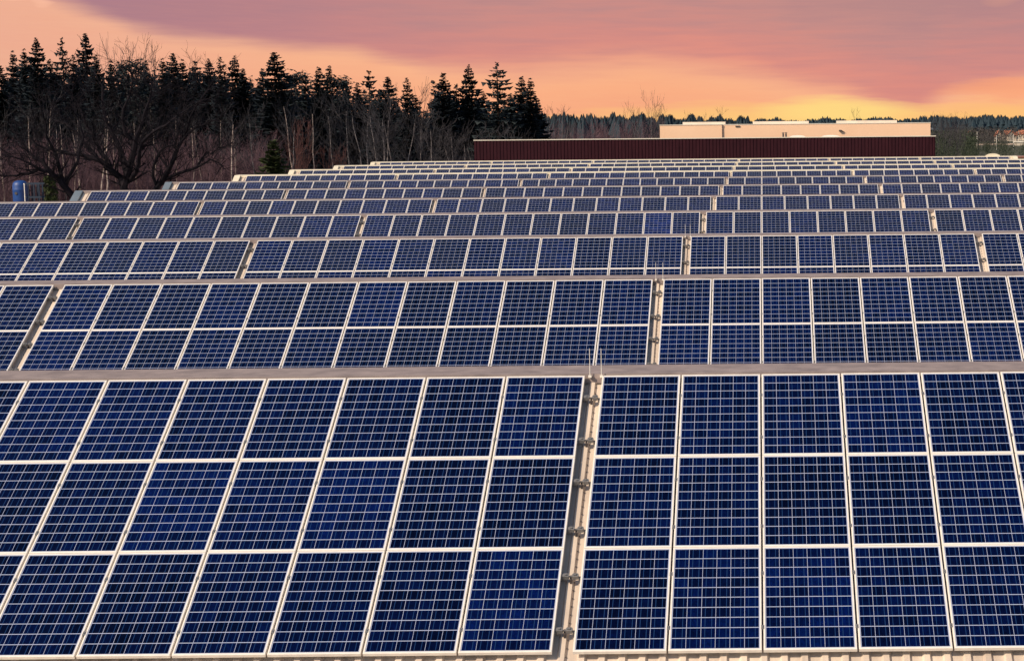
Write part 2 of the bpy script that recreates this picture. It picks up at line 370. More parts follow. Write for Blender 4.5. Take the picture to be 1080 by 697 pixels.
# rail joints seen in the gaps
jm = MB()
for sgn in (-1, 1):
    xa, xb = (-.105, -.022) if sgn < 0 else (.012, .095)
    jm.box((xa, -.022, -.045), (xb, .022, -.004)); jm.box((xa + .01, -.034, -.055), (xb - .008, -.024, -.0)); jm.box((xa + .01, .024, -.055), (xb - .008, .034, -.0))
    jm.box((xa + (.03 if sgn < 0 else .02), -.012, -.004), (xb - .03, .012, .012))
jm.box((-.03, -.006, -.04), (.02, .006, -.02))
jm.box((-.016, -.05, -.115), (.004, .05, -.048), 1)
jme = jm.mesh('rail_joint', [M_rail, M_screw])
rails = MB()
for r in range(1, 12):
    for k in range(3):
        for fr in RS:
            s = (k + fr) * HP
            for bx, c_ in blocks(r):
                a = sp3(r, bx - .03, s, -.06); q = c_ * WP + .03
                n0 = len(rails.v)
                P = []
                for (ds_, dn) in ((-.02, -.022), (.02, -.022), (.02, .022), (-.02, .022)):
                    for xx in (bx - .03, bx + q): P.append(sp3(r, xx, s + ds_, -.062 + dn))
                rails.v.extend(P)
                for f_ in ((0, 1, 3, 2), (2, 3, 5, 4), (4, 5, 7, 6), (6, 7, 1, 0), (0, 2, 4, 6), (1, 7, 5, 3)):
                    rails.f.append([n0 + i for i in f_]); rails.m.append(0); rails.uv.append(None)
            if r <= 4:
                for gx0, gx1 in gaps(r):
                    P = sp3(r, (gx0 + gx1) / 2, s, 0); q = project(P)
                    if not (-10 < q[0] < 1090): continue
                    cy_ = project((P[0], Y1 + (r - 2) * D + .83, ZR + .03))[1] if r > 1 else 720
                    if q[1] > cy_ or q[1] > 700: continue
                    o = obj('rail_joint', jme, fac, Vector(P) - FO); o.rotation_euler = (TH, 0, 0); o.scale = (.9, .8, .85); joints += 1
rr = fpart('mounting_rails', rails, M_rail); rr['kind'] = 'stuff'

# ---------------------------------------------------------------- solar panels
PW, PH, FWD = .992, 1.643, .019
def frame_faces(mb, T):
    """T maps local (x, y, z) to a point"""
    o = [(-PW / 2, 0), (PW / 2, 0), (PW / 2, PH), (-PW / 2, PH)]; f2 = FWD + .004; i = [(-PW / 2 + FWD, f2), (PW / 2 - FWD, f2), (PW / 2 - FWD, PH - f2), (-PW / 2 + FWD, PH - f2)]
    b = .003
    ob = [(x + (b if x < 0 else -b), y + (b if y < 1 else -b)) for x, y in o]
    for k in range(4):
        k2 = (k + 1) % 4
        mb.face([T(*ob[k], 0), T(*ob[k2], 0), T(*i[k2], 0), T(*i[k], 0)])
        mb.face([T(*o[k], -b), T(*o[k2], -b), T(*ob[k2], 0), T(*ob[k], 0)])
        mb.face([T(*o[k], -.04), T(*o[k2], -.04), T(*o[k2], -b), T(*o[k], -b)])
        mb.face([T(*i[k], 0), T(*i[k2], 0), T(*i[k2], -.006), T(*i[k], -.006)])
def glass_face(mb, T, idx=0, mi=0):
    a, b_, c_, d_ = -PW / 2 + FWD - .001, PW / 2 - FWD + .001, FWD - .001, PH - FWD + .001
    mb.face([T(a, c_, -.004), T(b_, c_, -.004), T(b_, d_, -.004), T(a, d_, -.004)], mi, [(idx + .0005, 0), (idx + .9995, 0), (idx + .9995, 1), (idx + .0005, 1)])
I3 = lambda x, y, z: (x, y, z)
mb = MB(); frame_faces(mb, I3); mb.face([(-PW/2+.001, .001, -.0395), (-PW/2+.001, PH-.001, -.0395), (PW/2-.001, PH-.001, -.0395), (PW/2-.001, .001, -.0395)]); ME_frame = mb.mesh('panel_frame', M_frame)
mb = MB(); glass_face(mb, I3); ME_glass = mb.mesh('panel_glass', M_cell); ME_glass2 = ME_glass.copy(); ME_glass2.materials[0] = M_cell2
mb = MB(); mb.box((PW / 2 - .006, -.03, -.02), (PW / 2 + .026, .03, .004)); mb.box((PW / 2 + .004, -.008, .004), (PW / 2 + .016, .008, .012)); ME_clamp = mb.mesh('clamp', M_rail)

def poly_area(ps): return abs(sum(ps[i][0] * ps[(i + 1) % len(ps)][1] - ps[(i + 1) % len(ps)][0] * ps[i][1] for i in range(len(ps)))) / 2
allp = []
for r in range(1, 12):
    for bi, (bx, c_) in enumerate(blocks(r)):
        for j in range(c_):
            for k in range(3):
                xc = bx + (j + .5) * WP - .010 + .0
                vis = 0
                for fx in (-.4, -.2, 0, .2, .4):
                    for fy in (.05, .25, .5, .75, .95):
                        P = sp3(r, xc + fx, (k + fy) * HP); q = project(P)
                        ok = 0 < q[0] < 1080 and q[1] < 696
                        if r > 1:
                            cyy = project((P[0], Y1 + (r - 2) * D + .83, ZR + .03))[1]; ok = ok and q[1] < cyy
                        vis += ok
                quad = [project(sp3(r, xc + a, (k + b_) * HP)) for a, b_ in ((-.5, 0), (.5, 0), (.5, 1), (-.5, 1))]
                allp.append((poly_area(quad) * vis / 25, r, bi, j, k, c_, xc))
allp.sort(key=lambda t: -t[0])
NIND = 300
ind = set((t[1], t[2], t[3], t[4]) for t in allp[:NIND] if t[0] > 0)
SLN = ['', 'nearest'] + [ordn(i) for i in range(2, 12)]
ROWN = ['top', 'middle', 'bottom']
def visible_gaps(r):
    out = []
    for i, (a, b_) in enumerate(gaps(r)):
        q = project(sp3(r, (a + b_) / 2, .5 * HP))
        if 4 < q[0] < 1076: out.append(i)
    return out
def gap_name(r, gi):
    v = visible_gaps(r); n = len(v); k = v.index(gi)
    if n == 1: return 'only'
    if n == 2: return ('left', 'right')[k]
    if n == 3: return ('left', 'middle', 'right')[k]
    return ('first', 'second', 'third', 'fourth', 'fifth')[k]
field = MB(); idx = 0
for a, r, bi, j, k, c_, xc in sorted(allp, key=lambda t: (t[1], t[2], t[3], t[4])):
    base = sp3(r, xc, (k + 1) * HP - .0035)
    if (r, bi, j, k) in ind:
        v = visible_gaps(r); opts = []
        if bi in v: opts.append((c_ - j, 'left', bi))
        if bi - 1 in v: opts.append((j + 1, 'right', bi - 1))
        n_, side, gi = min(opts) if opts else (j + 1, 'right', None)
        if gi is not None:
            lab = f'{ROWN[k]}-row solar panel on the {SLN[r]} roof slope, {ordn(n_)} {side} of its {gap_name(r, gi)} gap'
        else:
            lab = f'{ROWN[k]}-row solar panel on the {SLN[r]} roof slope, {ordn(n_)} from its left end'
        blue = (r == 4 and bi == 2 and k == 0 and j == c_ - 2)
        if blue: lab = f'brighter blue {ROWN[k]}-row solar panel on the {SLN[r]} roof slope, second left of its third gap'
        root = empty('solar_panel', base, lab, 'solar panel', 'solar panels mounted on the sawtooth roof', (TH + random.Random(idx).uniform(-.0012, .0012), 0, 0))
        obj('frame', ME_frame, root); obj('cell_glass', ME_glass2 if blue else ME_glass, root)
        if r <= 3 and j < c_ - 1:
            for fr in RS: obj('clamp', ME_clamp, root, (0, PH * (1 - fr), 0))
    else:
        T = lambda x, y, z: (base[0] + x, base[1] + y * ct - z * st, base[2] + y * st + z * ct)
        n0 = len(field.f); frame_faces(field, T)
        glass_face(field, T, idx % 997, 1)
    idx += 1
tag(obj('solar_panel_field', field.mesh('solar_panel_field', [M_frame, M_cell])), 'small distant blue solar panels covering the far slopes of the factory roof', 'solar panels', kind='stuff')

# thin rods at the gaps
mb = MB(); mb.tube([(0, 0, 0), (0, 0, .36)], [.006, .004], 6); mb.box((-.02, -.02, -.01), (.02, .02, .02)); ME_rod = mb.mesh('lightning_rod', M_frame)
for r in range(1, 4):
    for i in visible_gaps(r):
        if i != 2: continue
        a, b_ = gaps(r)[i]
        for sx_, xx in (('left', a + .065), ('right', b_ - .012)):
            p = sp3(r, xx, .0, -.02)
            tag(obj('lightning_rod', ME_rod, None, (p[0], p[1] - .01, p[2])), f'thin upright rod at the {sx_} side of the {gap_name(r, i)} gap, ridge of the {SLN[r]} slope', 'rod', 'thin rods standing at the roof gaps')

# roof ventilator and brick upstand at the far right end
yv = Y1 + 10 * D
t = empty('roof_ventilator', (at(1047, 165, yv + .5).x, yv + .45, ZR + .03), 'low cream roof ventilator hump on the farthest ridge, near its right end', 'ventilator')
mb = MB(); mb.box((-.62, -.3, 0), (.62, .3, .12)); obj('base', mb.mesh('base', M_capL), t)
mb = MB(); prof = [(-.55 + .0, .12), (-.44, .20), (-.18, .26), (.18, .26), (.44, .20), (.55, .12)]
for (xa, za), (xb, zb) in zip(prof, prof[1:]): mb.face([(xa, -.28, za), (xb, -.28, zb), (xb, .28, zb), (xa, .28, za)][::-1])
mb.face([(x, -.28, z) for x, z in prof][::-1]); mb.face([(x, .28, z) for x, z in prof]); obj('hood', mb.mesh('hood', M_capL), t)

M_brick = bpy.data.materials.new('red brick'); M_brick.use_nodes = True
_t = M_brick.node_tree; _b = _t.nodes.new('ShaderNodeTexBrick'); _b.inputs['Color1'].default_value = (.30, .12, .07, 1); _b.inputs['Color2'].default_value = (.22, .09, .06, 1); _b.inputs['Mortar'].default_value = (.35, .3, .26, 1); _b.inputs['Scale'].default_value = 4
_c = _t.nodes.new('ShaderNodeTexCoord'); _t.links.new(_c.outputs['Object'], _b.inputs['Vector']); _t.links.new(_b.outputs[0], _t.nodes['Principled BSDF'].inputs['Base Color'])
mb = MB(); mb.box((23.6, yv + 1.5, 0), (26.5, yv + 6, ZR - .15)); mb.box((23.5, yv + 1.4, ZR - .147), (26.6, yv + 6.1, ZR - .02))
tag(obj('brick_annex', mb.mesh('brick_annex', M_brick)), 'reddish brick annex peeping up beyond the right end of the farthest panel row', 'building')

# ---------------------------------------------------------------- maroon hall
M_mar = mat('maroon profiled cladding', (.024, .0062, .0108), .8, spec=.1, col2=(.038, .0095, .015), nscale=(2, 2, .4))
M_white = mat('pale roof membrane', (.62, .56, .48), .7, col2=(.75, .69, .6), nscale=.4)
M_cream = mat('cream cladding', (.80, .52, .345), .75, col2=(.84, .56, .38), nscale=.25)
Yh = 205.0; xa = at(500, 150, Yh).x; xb = at(986.5, 150, Yh).x; zt = 11.72
hall = empty('maroon_hall', ((xa + xb) / 2, Yh, 0), 'long low maroon hall with vertical cladding and a pale roof edge', 'building')
def hpart(root, name, mb, m):
    o = Vector(root.location); mb.v = [(p[0] - o.x, p[1] - o.y, p[2] - o.z) for p in mb.v]; return obj(name, mb.mesh(name, m), root)
mb = MB(); x = xa; k = 0
rg = random.Random(4)
while x < xb - .01:
    w = min(.36, xb - x)
    mb.face([(x, Yh, 0), (x + w * .6, Yh, 0), (x + w * .6, Yh, zt), (x, Yh, zt)])
    mb.face([(x + w * .6, Yh, 0), (x + w * .68, Yh + .05, 0), (x + w * .68, Yh + .05, zt), (x + w * .6, Yh, zt)])
    mb.face([(x + w * .68, Yh + .05, 0), (x + w * .94, Yh + .05, 0), (x + w * .94, Yh + .05, zt), (x + w * .68, Yh + .05, zt)])
    mb.face([(x + w * .94, Yh + .05, 0), (x + w, Yh, 0), (x + w, Yh, zt), (x + w * .94, Yh + .05, zt)])
    x += w
zb = zt - .345
mb.face([(xb, Yh, 0), (xb, Yh + 38, 0), (xb, Yh + 38, zb), (xb, Yh + .3, zb), (xb, Yh + .2, zt), (xb, Yh, zt)]); mb.face([(xa, Yh, 0), (xa, Yh + 38, 0), (xa, Yh + 38, zb), (xa, Yh + .3, zb), (xa, Yh + .2, zt), (xa, Yh, zt)][::-1])
mb.face([(xa, Yh + 38, 0), (xb, Yh + 38, 0), (xb, Yh + 38, zb), (xa, Yh + 38, zb)][::-1])
hpart(hall, 'wall', mb, M_mar)
mb = MB(); mb.face([(xa + .05, Yh + .19, zt - .35), (xb - .05, Yh + .19, zt - .35), (xb - .05, Yh + 37.9, zt - .35), (xa + .05, Yh + 37.9, zt - .35)]); hpart(hall, 'roof', mb, M_white)
mb = MB(); mb.box((xa - .06, Yh - .06, zt - .02), (xb + .06, Yh + .2, zt + .07)); hpart(hall, 'roof_edge', mb, M_white)
M_dome = mat('milky skylight dome', (.75, .72, .66), .3)
for i, (px, w, nm) in enumerate(((841, 1.9, 'left'), (876, 2.1, 'right'))):
    P = at(px, 144, 225); tdm = empty('skylight', (P.x, 225, zt - .345), f'{nm} of two low white skylight domes on the maroon hall roof', 'skylight', 'skylight domes on the maroon hall')
    mb = MB(); mb.box((-w / 2 - .08, -.6, 0), (w / 2 + .08, .6, .26)); obj('kerb', mb.mesh('kerb', M_white), tdm)
    mb = MB(); n_ = 10; pr = [(-w / 2 * math.cos(math.pi * q / n_), .26 + .20 * math.sin(math.pi * q / n_)) for q in range(n_ + 1)]
    for (x1, z1), (x2, z2) in zip(pr, pr[1:]): mb.face([(x1, -.55, z1), (x2, -.55, z2), (x2, .55, z2), (x1, .55, z1)][::-1])
    mb.face([(x_, -.55, z_) for x_, z_ in pr][::-1]); mb.face([(x_, .55, z_) for x_, z_ in pr]); obj('dome', mb.mesh('dome', M_dome), tdm)
for i, px in enumerate((826.0, 829.0)):
    P = at(px, 144, 222); tv = empty('vent_pipe', (P.x, 222, zt - .345), f'{("left", "right")[i]} dark stub vent pipe of a close pair on the maroon hall roof', 'vent pipe', 'vent pipes on the maroon hall')
    mb = MB(); mb.lathe([(.0, .72), (.10, .72), (.10, 0)], k=10); obj('pipe', mb.mesh('pipe', M_screw), tv)
    mb = MB(); mb.lathe([(.0, .86), (.17, .78), (.17, .75), (0, .75)], k=10); obj('cowl', mb.mesh('cowl', M_screw), tv)

# ---------------------------------------------------------------- cream building
Yc = 252.0; ca, cb_, cm = at(696, 140, Yc).x, at(981.5, 140, Yc).x, at(761.5, 140, Yc).x; zc = 13.12
cream = empty('cream_hall', ((ca + cb_) / 2, Yc, 0), 'flat-roofed cream warehouse rising behind the maroon hall', 'building')
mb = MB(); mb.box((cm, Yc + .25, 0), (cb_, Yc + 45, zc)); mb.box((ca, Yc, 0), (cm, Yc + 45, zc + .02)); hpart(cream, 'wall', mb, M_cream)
mb = MB(); mb.box((ca - .05, Yc - .06, zc + .022), (cm + .02, Yc + .3, zc + .10)); mb.box((cm + .022, Yc + .2, zc + .002), (cb_ + .06, Yc + .5, zc + .09)); hpart(cream, 'coping', mb, M_white)
for x0, x1 in ((720, 765), (794, 853), (883, 946)):
    mb = MB(); mb.box((at(x0, 130, Yc + 4).x, Yc + 4, zc), (at(x1, 130, Yc + 4).x, Yc + 7, zc + .42)); hpart(cream, 'roof_light', mb, M_white)
P = at(886.5, 137.5, Yc); mb = MB(); mb.box((P.x - .2, Yc - .1, P.z - .08), (P.x + .15, Yc + .24, P.z + .10)); mb.tube([(P.x + .1, Yc + .2, P.z), (P.x + .55, Yc + .1, P.z - .2)], [.035, .035], 6); hpart(cream, 'wall_lamp', mb, M_screw)
P = at(778, 133, Yc); mb = MB(); mb.box((P.x - .3, Yc + .14, P.z - .08), (P.x + .3, Yc + .24, P.z + .08)); hpart(cream, 'wall_vent', mb, M_screw)
P = at(984, 135.5, Yc + 3); mb = MB(); mb.tube([(cb_, Yc + 3, P.z + .1), (cb_ + .35, Yc + 3, P.z + .1)], [.05, .05], 6); mb.box((cb_ + .1, Yc + 2.8, P.z - .12), (cb_ + .6, Yc + 3.2, P.z + .09)); hpart(cream, 'gutter_outlet', mb, M_white)

# ---------------------------------------------------------------- blue tank on the left
M_blue = mat('blue painted steel', (.005, .036, .17), .5, col2=(.008, .055, .23), nscale=3)
M_blued = mat('faded blue steel', (.004, .016, .040), .7)
P = at(21, 190, 122); tz = P.z
tank = empty('blue_tank', (P.x, 122, 0), 'upright blue domed tank beside a ladder cage at the far left', 'tank')
mb = MB(); R_ = .47
mb.lathe([(R_ * .93, tz - 3.2), (R_, tz - 2.2), (R_, tz - .62), (R_ * 1.015, tz - .60), (R_ * 1.015, tz - .56), (R_, tz - .54), (R_, tz - .34), (R_ * .93, tz - .18), (R_ * .70, tz - .05), (R_ * .35, tz), (0, tz + .01)], k=32)
obj('vessel', mb.mesh('vessel', M_blue, True), tank)
mb = MB(); mb.lathe([(.09, 0), (.09, .05), (0, .05)], k=12); o = obj('port', mb.mesh('port', M_screw), tank, (-.10, -R_ + .01, tz - .8)); o.rotation_euler = (math.pi / 2, 0, 0)
for i in range(4):
    a = math.pi / 4 + i * math.pi / 2; mb = MB(); mb.tube([(.4 * math.cos(a), .4 * math.sin(a), tz - 3.2), (.6 * math.cos(a), .6 * math.sin(a), 0)], [.05, .06], 6); obj('leg', mb.mesh('leg', M_blued), tank)
mb = MB(); mb.tube([(.40, -.35, 0), (.44, -.45, tz - .25), (.36, -.3, tz - .2)], [.035, .035, .035], 6); obj('pipe', mb.mesh('pipe', M_frame), tank)
mb = MB()
for xx in (.62, .98, 1.3): mb.tube([(xx, -.3, tz - 3.2), (xx, -.3, tz - .2)], [.05, .05], 5); mb.tube([(xx, .3, tz - 3.2), (xx, .3, tz - .2)], [.05, .05], 5)
for zz in (tz - .2, tz - 1.05, tz - 2.2, tz - 3.2):
    for yy in (-.3, .3): mb.box((.45, yy - .04, zz - .06), (1.42, yy + .04, zz + .05))
obj('ladder_cage', mb.mesh('ladder_cage', M_blued), tank)

# ---------------------------------------------------------------- vegetation
def leafmat(name, c1, c2):
    m = mat(name, c1, .8, col2=c2, nscale=1.1, spec=.2)
    return m
M_spr = leafmat('spruce needles', (.006, .010, .016), (.016, .024, .030))
M_spr2 = leafmat('greyer pine needles', (.010, .017, .023), (.026, .036, .040))
M_spr3 = leafmat('olive spruce needles', (.018, .030, .012), (.055, .065, .020))
M_far = leafmat('haze-tinted distant wood', (.012, .026, .040), (.026, .044, .056))  # blue-teal tint mixed into the needle colour in place of distance haze
M_trunkd = mat('dark conifer bark', (.035, .024, .020), .9, spec=.06, col2=(.07, .05, .04), nscale=4)
M_birch = mat('pale birch bark', (.16, .12, .115), .7, spec=.06, col2=(.50, .40, .36), nscale=(2, 2, .8))
M_greyb = mat('grey bare bark', (.035, .032, .038), .85, spec=.06, col2=(.10, .088, .092), nscale=3)
M_oak = mat('dark wet oak bark', (.006, .006, .009), .9, spec=.06, col2=(.018, .014, .018), nscale=3)
M_brown = mat('brown twigs', (.050, .032, .042), .9, spec=.06, col2=(.19, .115, .135), nscale=.5)
M_red = mat('reddish twigs', (.060, .030, .032), .9, spec=.06, col2=(.12, .060, .056), nscale=2)

def spruce_crown(mb, rg, h, rad, z0, levels, nb, airy=0, ox=0, oy=0, mi=0, leaf=1.0, taper=.9):
    lean = rg.uniform(.85, 1.15)
    for L in range(levels):
        t = (L + rg.random() * .9) / levels
        gap = 1 if not airy else (1.25 if L % 3 else .35)
        R = rad * ((1 - t) ** taper) * rg.uniform(.75, 1.12) * gap + .10
        if t < .15: R *= .55 + 3 * t
        n = max(3, int(nb * (.40 + .60 * (1 - t))))
        for b_ in range(n):
            if airy and rg.random() < airy: continue
            z = z0 + (h - z0) * min(.995, t + rg.uniform(-.6, .6) / levels)
            a = 2 * math.pi * (b_ + rg.random()) / n; ca_, sa_ = math.cos(a), math.sin(a)
            rl = R * rg.uniform(.5, 1.15) * (lean if ca_ > 0 else 2 - lean)
            droop = -.38 * rl * (1 - .9 * t) * rg.uniform(.4, 1.4); lift = .10 * rl
            seg = max(2, int(rl / (.62 * leaf)))
            for q in range(seg):
                f0, f1 = q / seg, (q + 1.3) / seg
                w = leaf * (.20 + .42 * (1 - f0) * min(1, .35 + rl / 2)) * rg.uniform(.7, 1.3) * (1 if not airy else .7)
                p0 = (ox + ca_ * rl * f0, oy + sa_ * rl * f0, z + droop * f0 + lift * f0 * f0)
                p1 = (ox + ca_ * rl * f1, oy + sa_ * rl * f1, z + droop * f1 + lift * f1 * f1 + rg.uniform(-.05, .2) * (f1 > .9))
                m_ = ((p0[0] + p1[0]) / 2, (p0[1] + p1[1]) / 2, (p0[2] + p1[2]) / 2)
                px_, py_ = -sa_ * w, ca_ * w; dz_ = rg.uniform(-.35, .02) * leaf
                mb.face([p0, (m_[0] + px_, m_[1] + py_, m_[2] + dz_), p1, (m_[0] - px_, m_[1] - py_, m_[2] + dz_)], mi)
                mb.face([p0, p1, (m_[0] + rg.uniform(-.15, .15), m_[1] + rg.uniform(-.15, .15), m_[2] - rg.uniform(.25, .75) * leaf * min(1, .3 + rl / 2))], mi)
def make_spruce(seed, kind):
    rg = random.Random(seed); h = 25.0
    crown = MB(); trunk = MB()
    if kind == 'dense': spruce_crown(crown, rg, h, 4.3, 3.0, 62, 15, taper=.74)
    elif kind == 'slim': spruce_crown(crown, rg, h, 3.3, 4.0, 60, 13, taper=.72)
    elif kind == 'airy': spruce_crown(crown, rg, h, 3.7, 4.0, 56, 11, airy=.22, taper=.66)
    elif kind == 'pine':
        for _ in range(26):
            a = rg.random() * 6.28; zz = rg.uniform(.5, 1) ** .8 * h; rr_ = rg.uniform(.2, 1.0) * 2.4 * (1.25 - zz / h) ** .5
            cx_, cy_ = math.cos(a) * rr_, math.sin(a) * rr_
            for _k in range(70):
                v = Vector((rg.gauss(0, .75), rg.gauss(0, .75), rg.gauss(0, .5))); d = Vector((rg.uniform(-1, 1), rg.uniform(-1, 1), rg.uniform(-.4, .8))) * .33
                e = Vector((rg.uniform(-1, 1), rg.uniform(-1, 1), rg.uniform(-1, 1))) * .16; p = Vector((cx_, cy_, min(zz, h - .8))) + v
                crown.face([tuple(p - d), tuple(p + e), tuple(p + d), tuple(p - e)])
    trunk.tube([(0, 0, 0), (0, 0, h * .5), (0, 0, h * .97)], [.30, .18, .03], 6, cap=False)
    return crown.mesh('crown', M_spr2 if kind in ('airy', 'pine') else M_spr), trunk.mesh('trunk', M_trunkd)
SPR = {k: [make_spruce(10 * i + s, k) for s in range(n)] for i, (k, n) in enumerate((('dense', 4), ('slim', 3), ('airy', 2), ('pine', 2)))}

def grow(mb, rg, p, d, L, rad, lev, maxlev, spread=.6, up=.15, segs=4, kids=(3, 5), minr=.012, shrink=.62, wob=.18):
    pts = [p]; rs = [rad]; dd = d.copy()
    for i in range(segs):
        dd = (dd + Vector((rg.gauss(0, wob), rg.gauss(0, wob), rg.gauss(0, wob * .7) + up * .3))).normalized()
        pts.append(pts[-1] + dd * (L / segs)); rs.append(max(minr * .6, rad * (1 - .72 * (i + 1) / segs)))
    mb.tube(pts, rs, 6 if lev == 0 else (4 if lev == 1 else 3), cap=False)
    if lev >= maxlev: return
    n = rg.randint(*kids)
    for k in range(n):
        f = rg.uniform(.3, 1.0) if k else 1.0
        i = min(segs - 1, int(f * segs)); q = pts[i].lerp(pts[i + 1], f * segs - i) if f < 1 else pts[-1]
        ax = Vector((rg.gauss(0, 1), rg.gauss(0, 1), rg.gauss(0, 1))).normalized(); base = (pts[i + 1] - pts[i]).normalized()
        nd = (base + ax.cross(base).normalized() * spread * rg.uniform(.6, 1.4) + Vector((0, 0, up))).normalized()
        grow(mb, rg, q, nd, L * shrink * rg.uniform(.7, 1.15), max(minr, rs[i] * rg.uniform(.5, .75)), lev + 1, maxlev, spread, up, segs if lev < 1 else 3, kids, minr, shrink, wob)

def make_bare(seed, h=14, maxlev=4, trunks=1, rad=.16, mt_=None, minr=.018, first=.35, mc=None):
    rg = random.Random(seed); tr = MB(); cw = MB()
    for t_ in range(trunks):
        lean = Vector((rg.uniform(-.12, .12) * trunks, rg.uniform(-.1, .1), 1)).normalized()
        pts = [Vector((rg.uniform(-.2, .2) * (trunks - 1), 0, 0))]; n = 8
        for i in range(n): pts.append(pts[-1] + (lean + Vector((rg.gauss(0, .05), rg.gauss(0, .05), 0))) * h * .85 / n)
        rs = [rad * (1 - .8 * i / n) for i in range(n + 1)]
        tr.tube(pts, rs, 6, cap=False)
        nb = 16 if trunks == 1 else 11
        for k in range(nb):
            f = first + (1 - first) * (k + rg.random()) / nb; i = min(n - 1, int(f * n)); q = pts[i].lerp(pts[i + 1], f * n - i)
            a = rg.random() * 6.28; el_ = rg.uniform(.5, 1.1)
            grow(cw, rg, q, Vector((math.cos(a) * math.cos(el_), math.sin(a) * math.cos(el_), math.sin(el_))), h * .30 * (1.15 - f * .6) * rg.uniform(.7, 1.2), rs[i] * .45, 2, maxlev, .5, .25, 3, (3, 5), minr)
    return cw.mesh('crown', mc or mt_), tr.mesh('trunk', mt_)

ground_z = 0
def plant(name, meshes, P, Y, h_src, label, cat, group, yaw=0, wscale=None, base=0):
    """P = photo pixel of the tree top; the tree stands on the ground Y metres away"""
    q = at(P[0], P[1], Y); s = (q.z - base) / h_src
    root = empty(name, (q.x, Y, base), label, cat, group, (0, 0, yaw)); root.scale = ((wscale or s),) * 2 + (s,)
    c_, t_ = meshes
    obj('crown', c_, root); obj('trunk', t_, root)
    return root

rg = random.Random(7)
FRONT = [(0, 68, 'dense'), (13, 53, 'slim'), (25, 51, 'slim'), (38, 40, 'dense'), (52, 62, 'dense'), (65, 39, 'airy'), (77, 58, 'slim'), (90, 34, 'dense'), (101, 58, 'dense'), (117, 64, 'slim'), (128, 66, 'dense'), (138, 64, 'pine'), (152, 66, 'dense'),
         (171, 61, 'slim'), (182, 55, 'dense'), (192, 62, 'slim'), (206, 64, 'airy'), (220, 62, 'dense'), (232, 60, 'slim'), (247, 59, 'dense'), (256, 72, 'dense'), (277, 71, 'slim'), (289, 54, 'dense'), (300, 82, 'dense'), (312, 75, 'pine'), (322, 79, 'airy'),
         (336, 70, 'dense'), (347, 68, 'slim'), (355, 82, 'pine'), (364, 81, 'slim'), (377, 87, 'slim'), (389, 74, 'airy'), (401, 93, 'slim'), (409, 80, 'dense'), (429, 82, 'slim'), (438, 100, 'slim'), (467, 76, 'dense'), (481, 88, 'airy'), (494, 68, 'dense'), (509, 96, 'slim'), (524, 65, 'airy'), (538, 98, 'dense'), (550, 80, 'dense'), (559, 82, 'slim'), (566, 103, 'dense')]
LOOK = {'dense': 'dense dark spruce', 'slim': 'slim dark spruce', 'airy': 'open-branched spruce', 'pine': 'round-topped greyish pine'}
for i, (px, py, kd) in enumerate(FRONT):
    Y = rg.uniform(318, 345)
    pine = kd == 'pine'
    plant('pine_tree' if pine else 'spruce_tree', rg.choice(SPR[kd]), (px, py), Y, 25.0,
          f'{LOOK[kd]} in the tall wood, {ordn(i + 1)} treetop from the left', 'pine' if pine else 'spruce', 'conifers of the tall wood on the left', rg.uniform(0, 6.28), wscale=rg.uniform(1.15, 1.5) * (1.25 if (px, py) == (289, 54) else 1))
# wood behind the front row: one mass
def wood(name, spec, m, label, seed, lv=10, nb=6, leaf=1.6, cones=0):
    rg = random.Random(seed); mb = MB()
    for (x, y, h, rad) in spec:
        if cones:
            for c_ in range(cones):
                z0 = h * (.12 + .62 * c_ / cones); z1 = h * min(1, .55 + .5 * (c_ + 1) / cones) if c_ < cones - 1 else h
                k = 7; R_ = rad * (1 - .62 * c_ / cones); ph = rg.random() * 6
                ring = [(x + R_ * rg.uniform(.6, 1.25) * math.cos(ph + 6.283 * j / k), y + R_ * rg.uniform(.6, 1.25) * math.sin(ph + 6.283 * j / k), z0 + rg.uniform(-.05, .04) * h) for j in range(k)]
                for j in range(k):
                    mb.face([ring[j], ring[(j + 1) % k], (x + rg.uniform(-.04, .04) * rad, y, z1)])
        else: spruce_crown(mb, rg, h, rad, h * .05, lv, nb, 0, x, y, 0, leaf, .8)
        mb.tube([(x, y, 0), (x, y, h * .8)], [.15, .05], 4, cap=False)
    return tag(obj(name, mb.mesh(name, m)), label, 'wood', kind='stuff')
spec = []
tops = [(p[0], p[1]) for p in FRONT]
for i in range(480):
    px = rg.uniform(-120, 562); Y = rg.uniform(350, 420)
    near = [t_[1] for t_ in tops if abs(t_[0] - px) < 16] or [80]
    h = at(px, max(near) + rg.uniform(5, 34), Y).z
    spec.append((at(px, 100, Y).x, Y, h, rg.uniform(3.4, 4.8)))
wood('spruce_wood', spec, M_spr, 'dark mass of spruces filling in behind the front row of the tall wood', 3, 22, 11, 1.9)

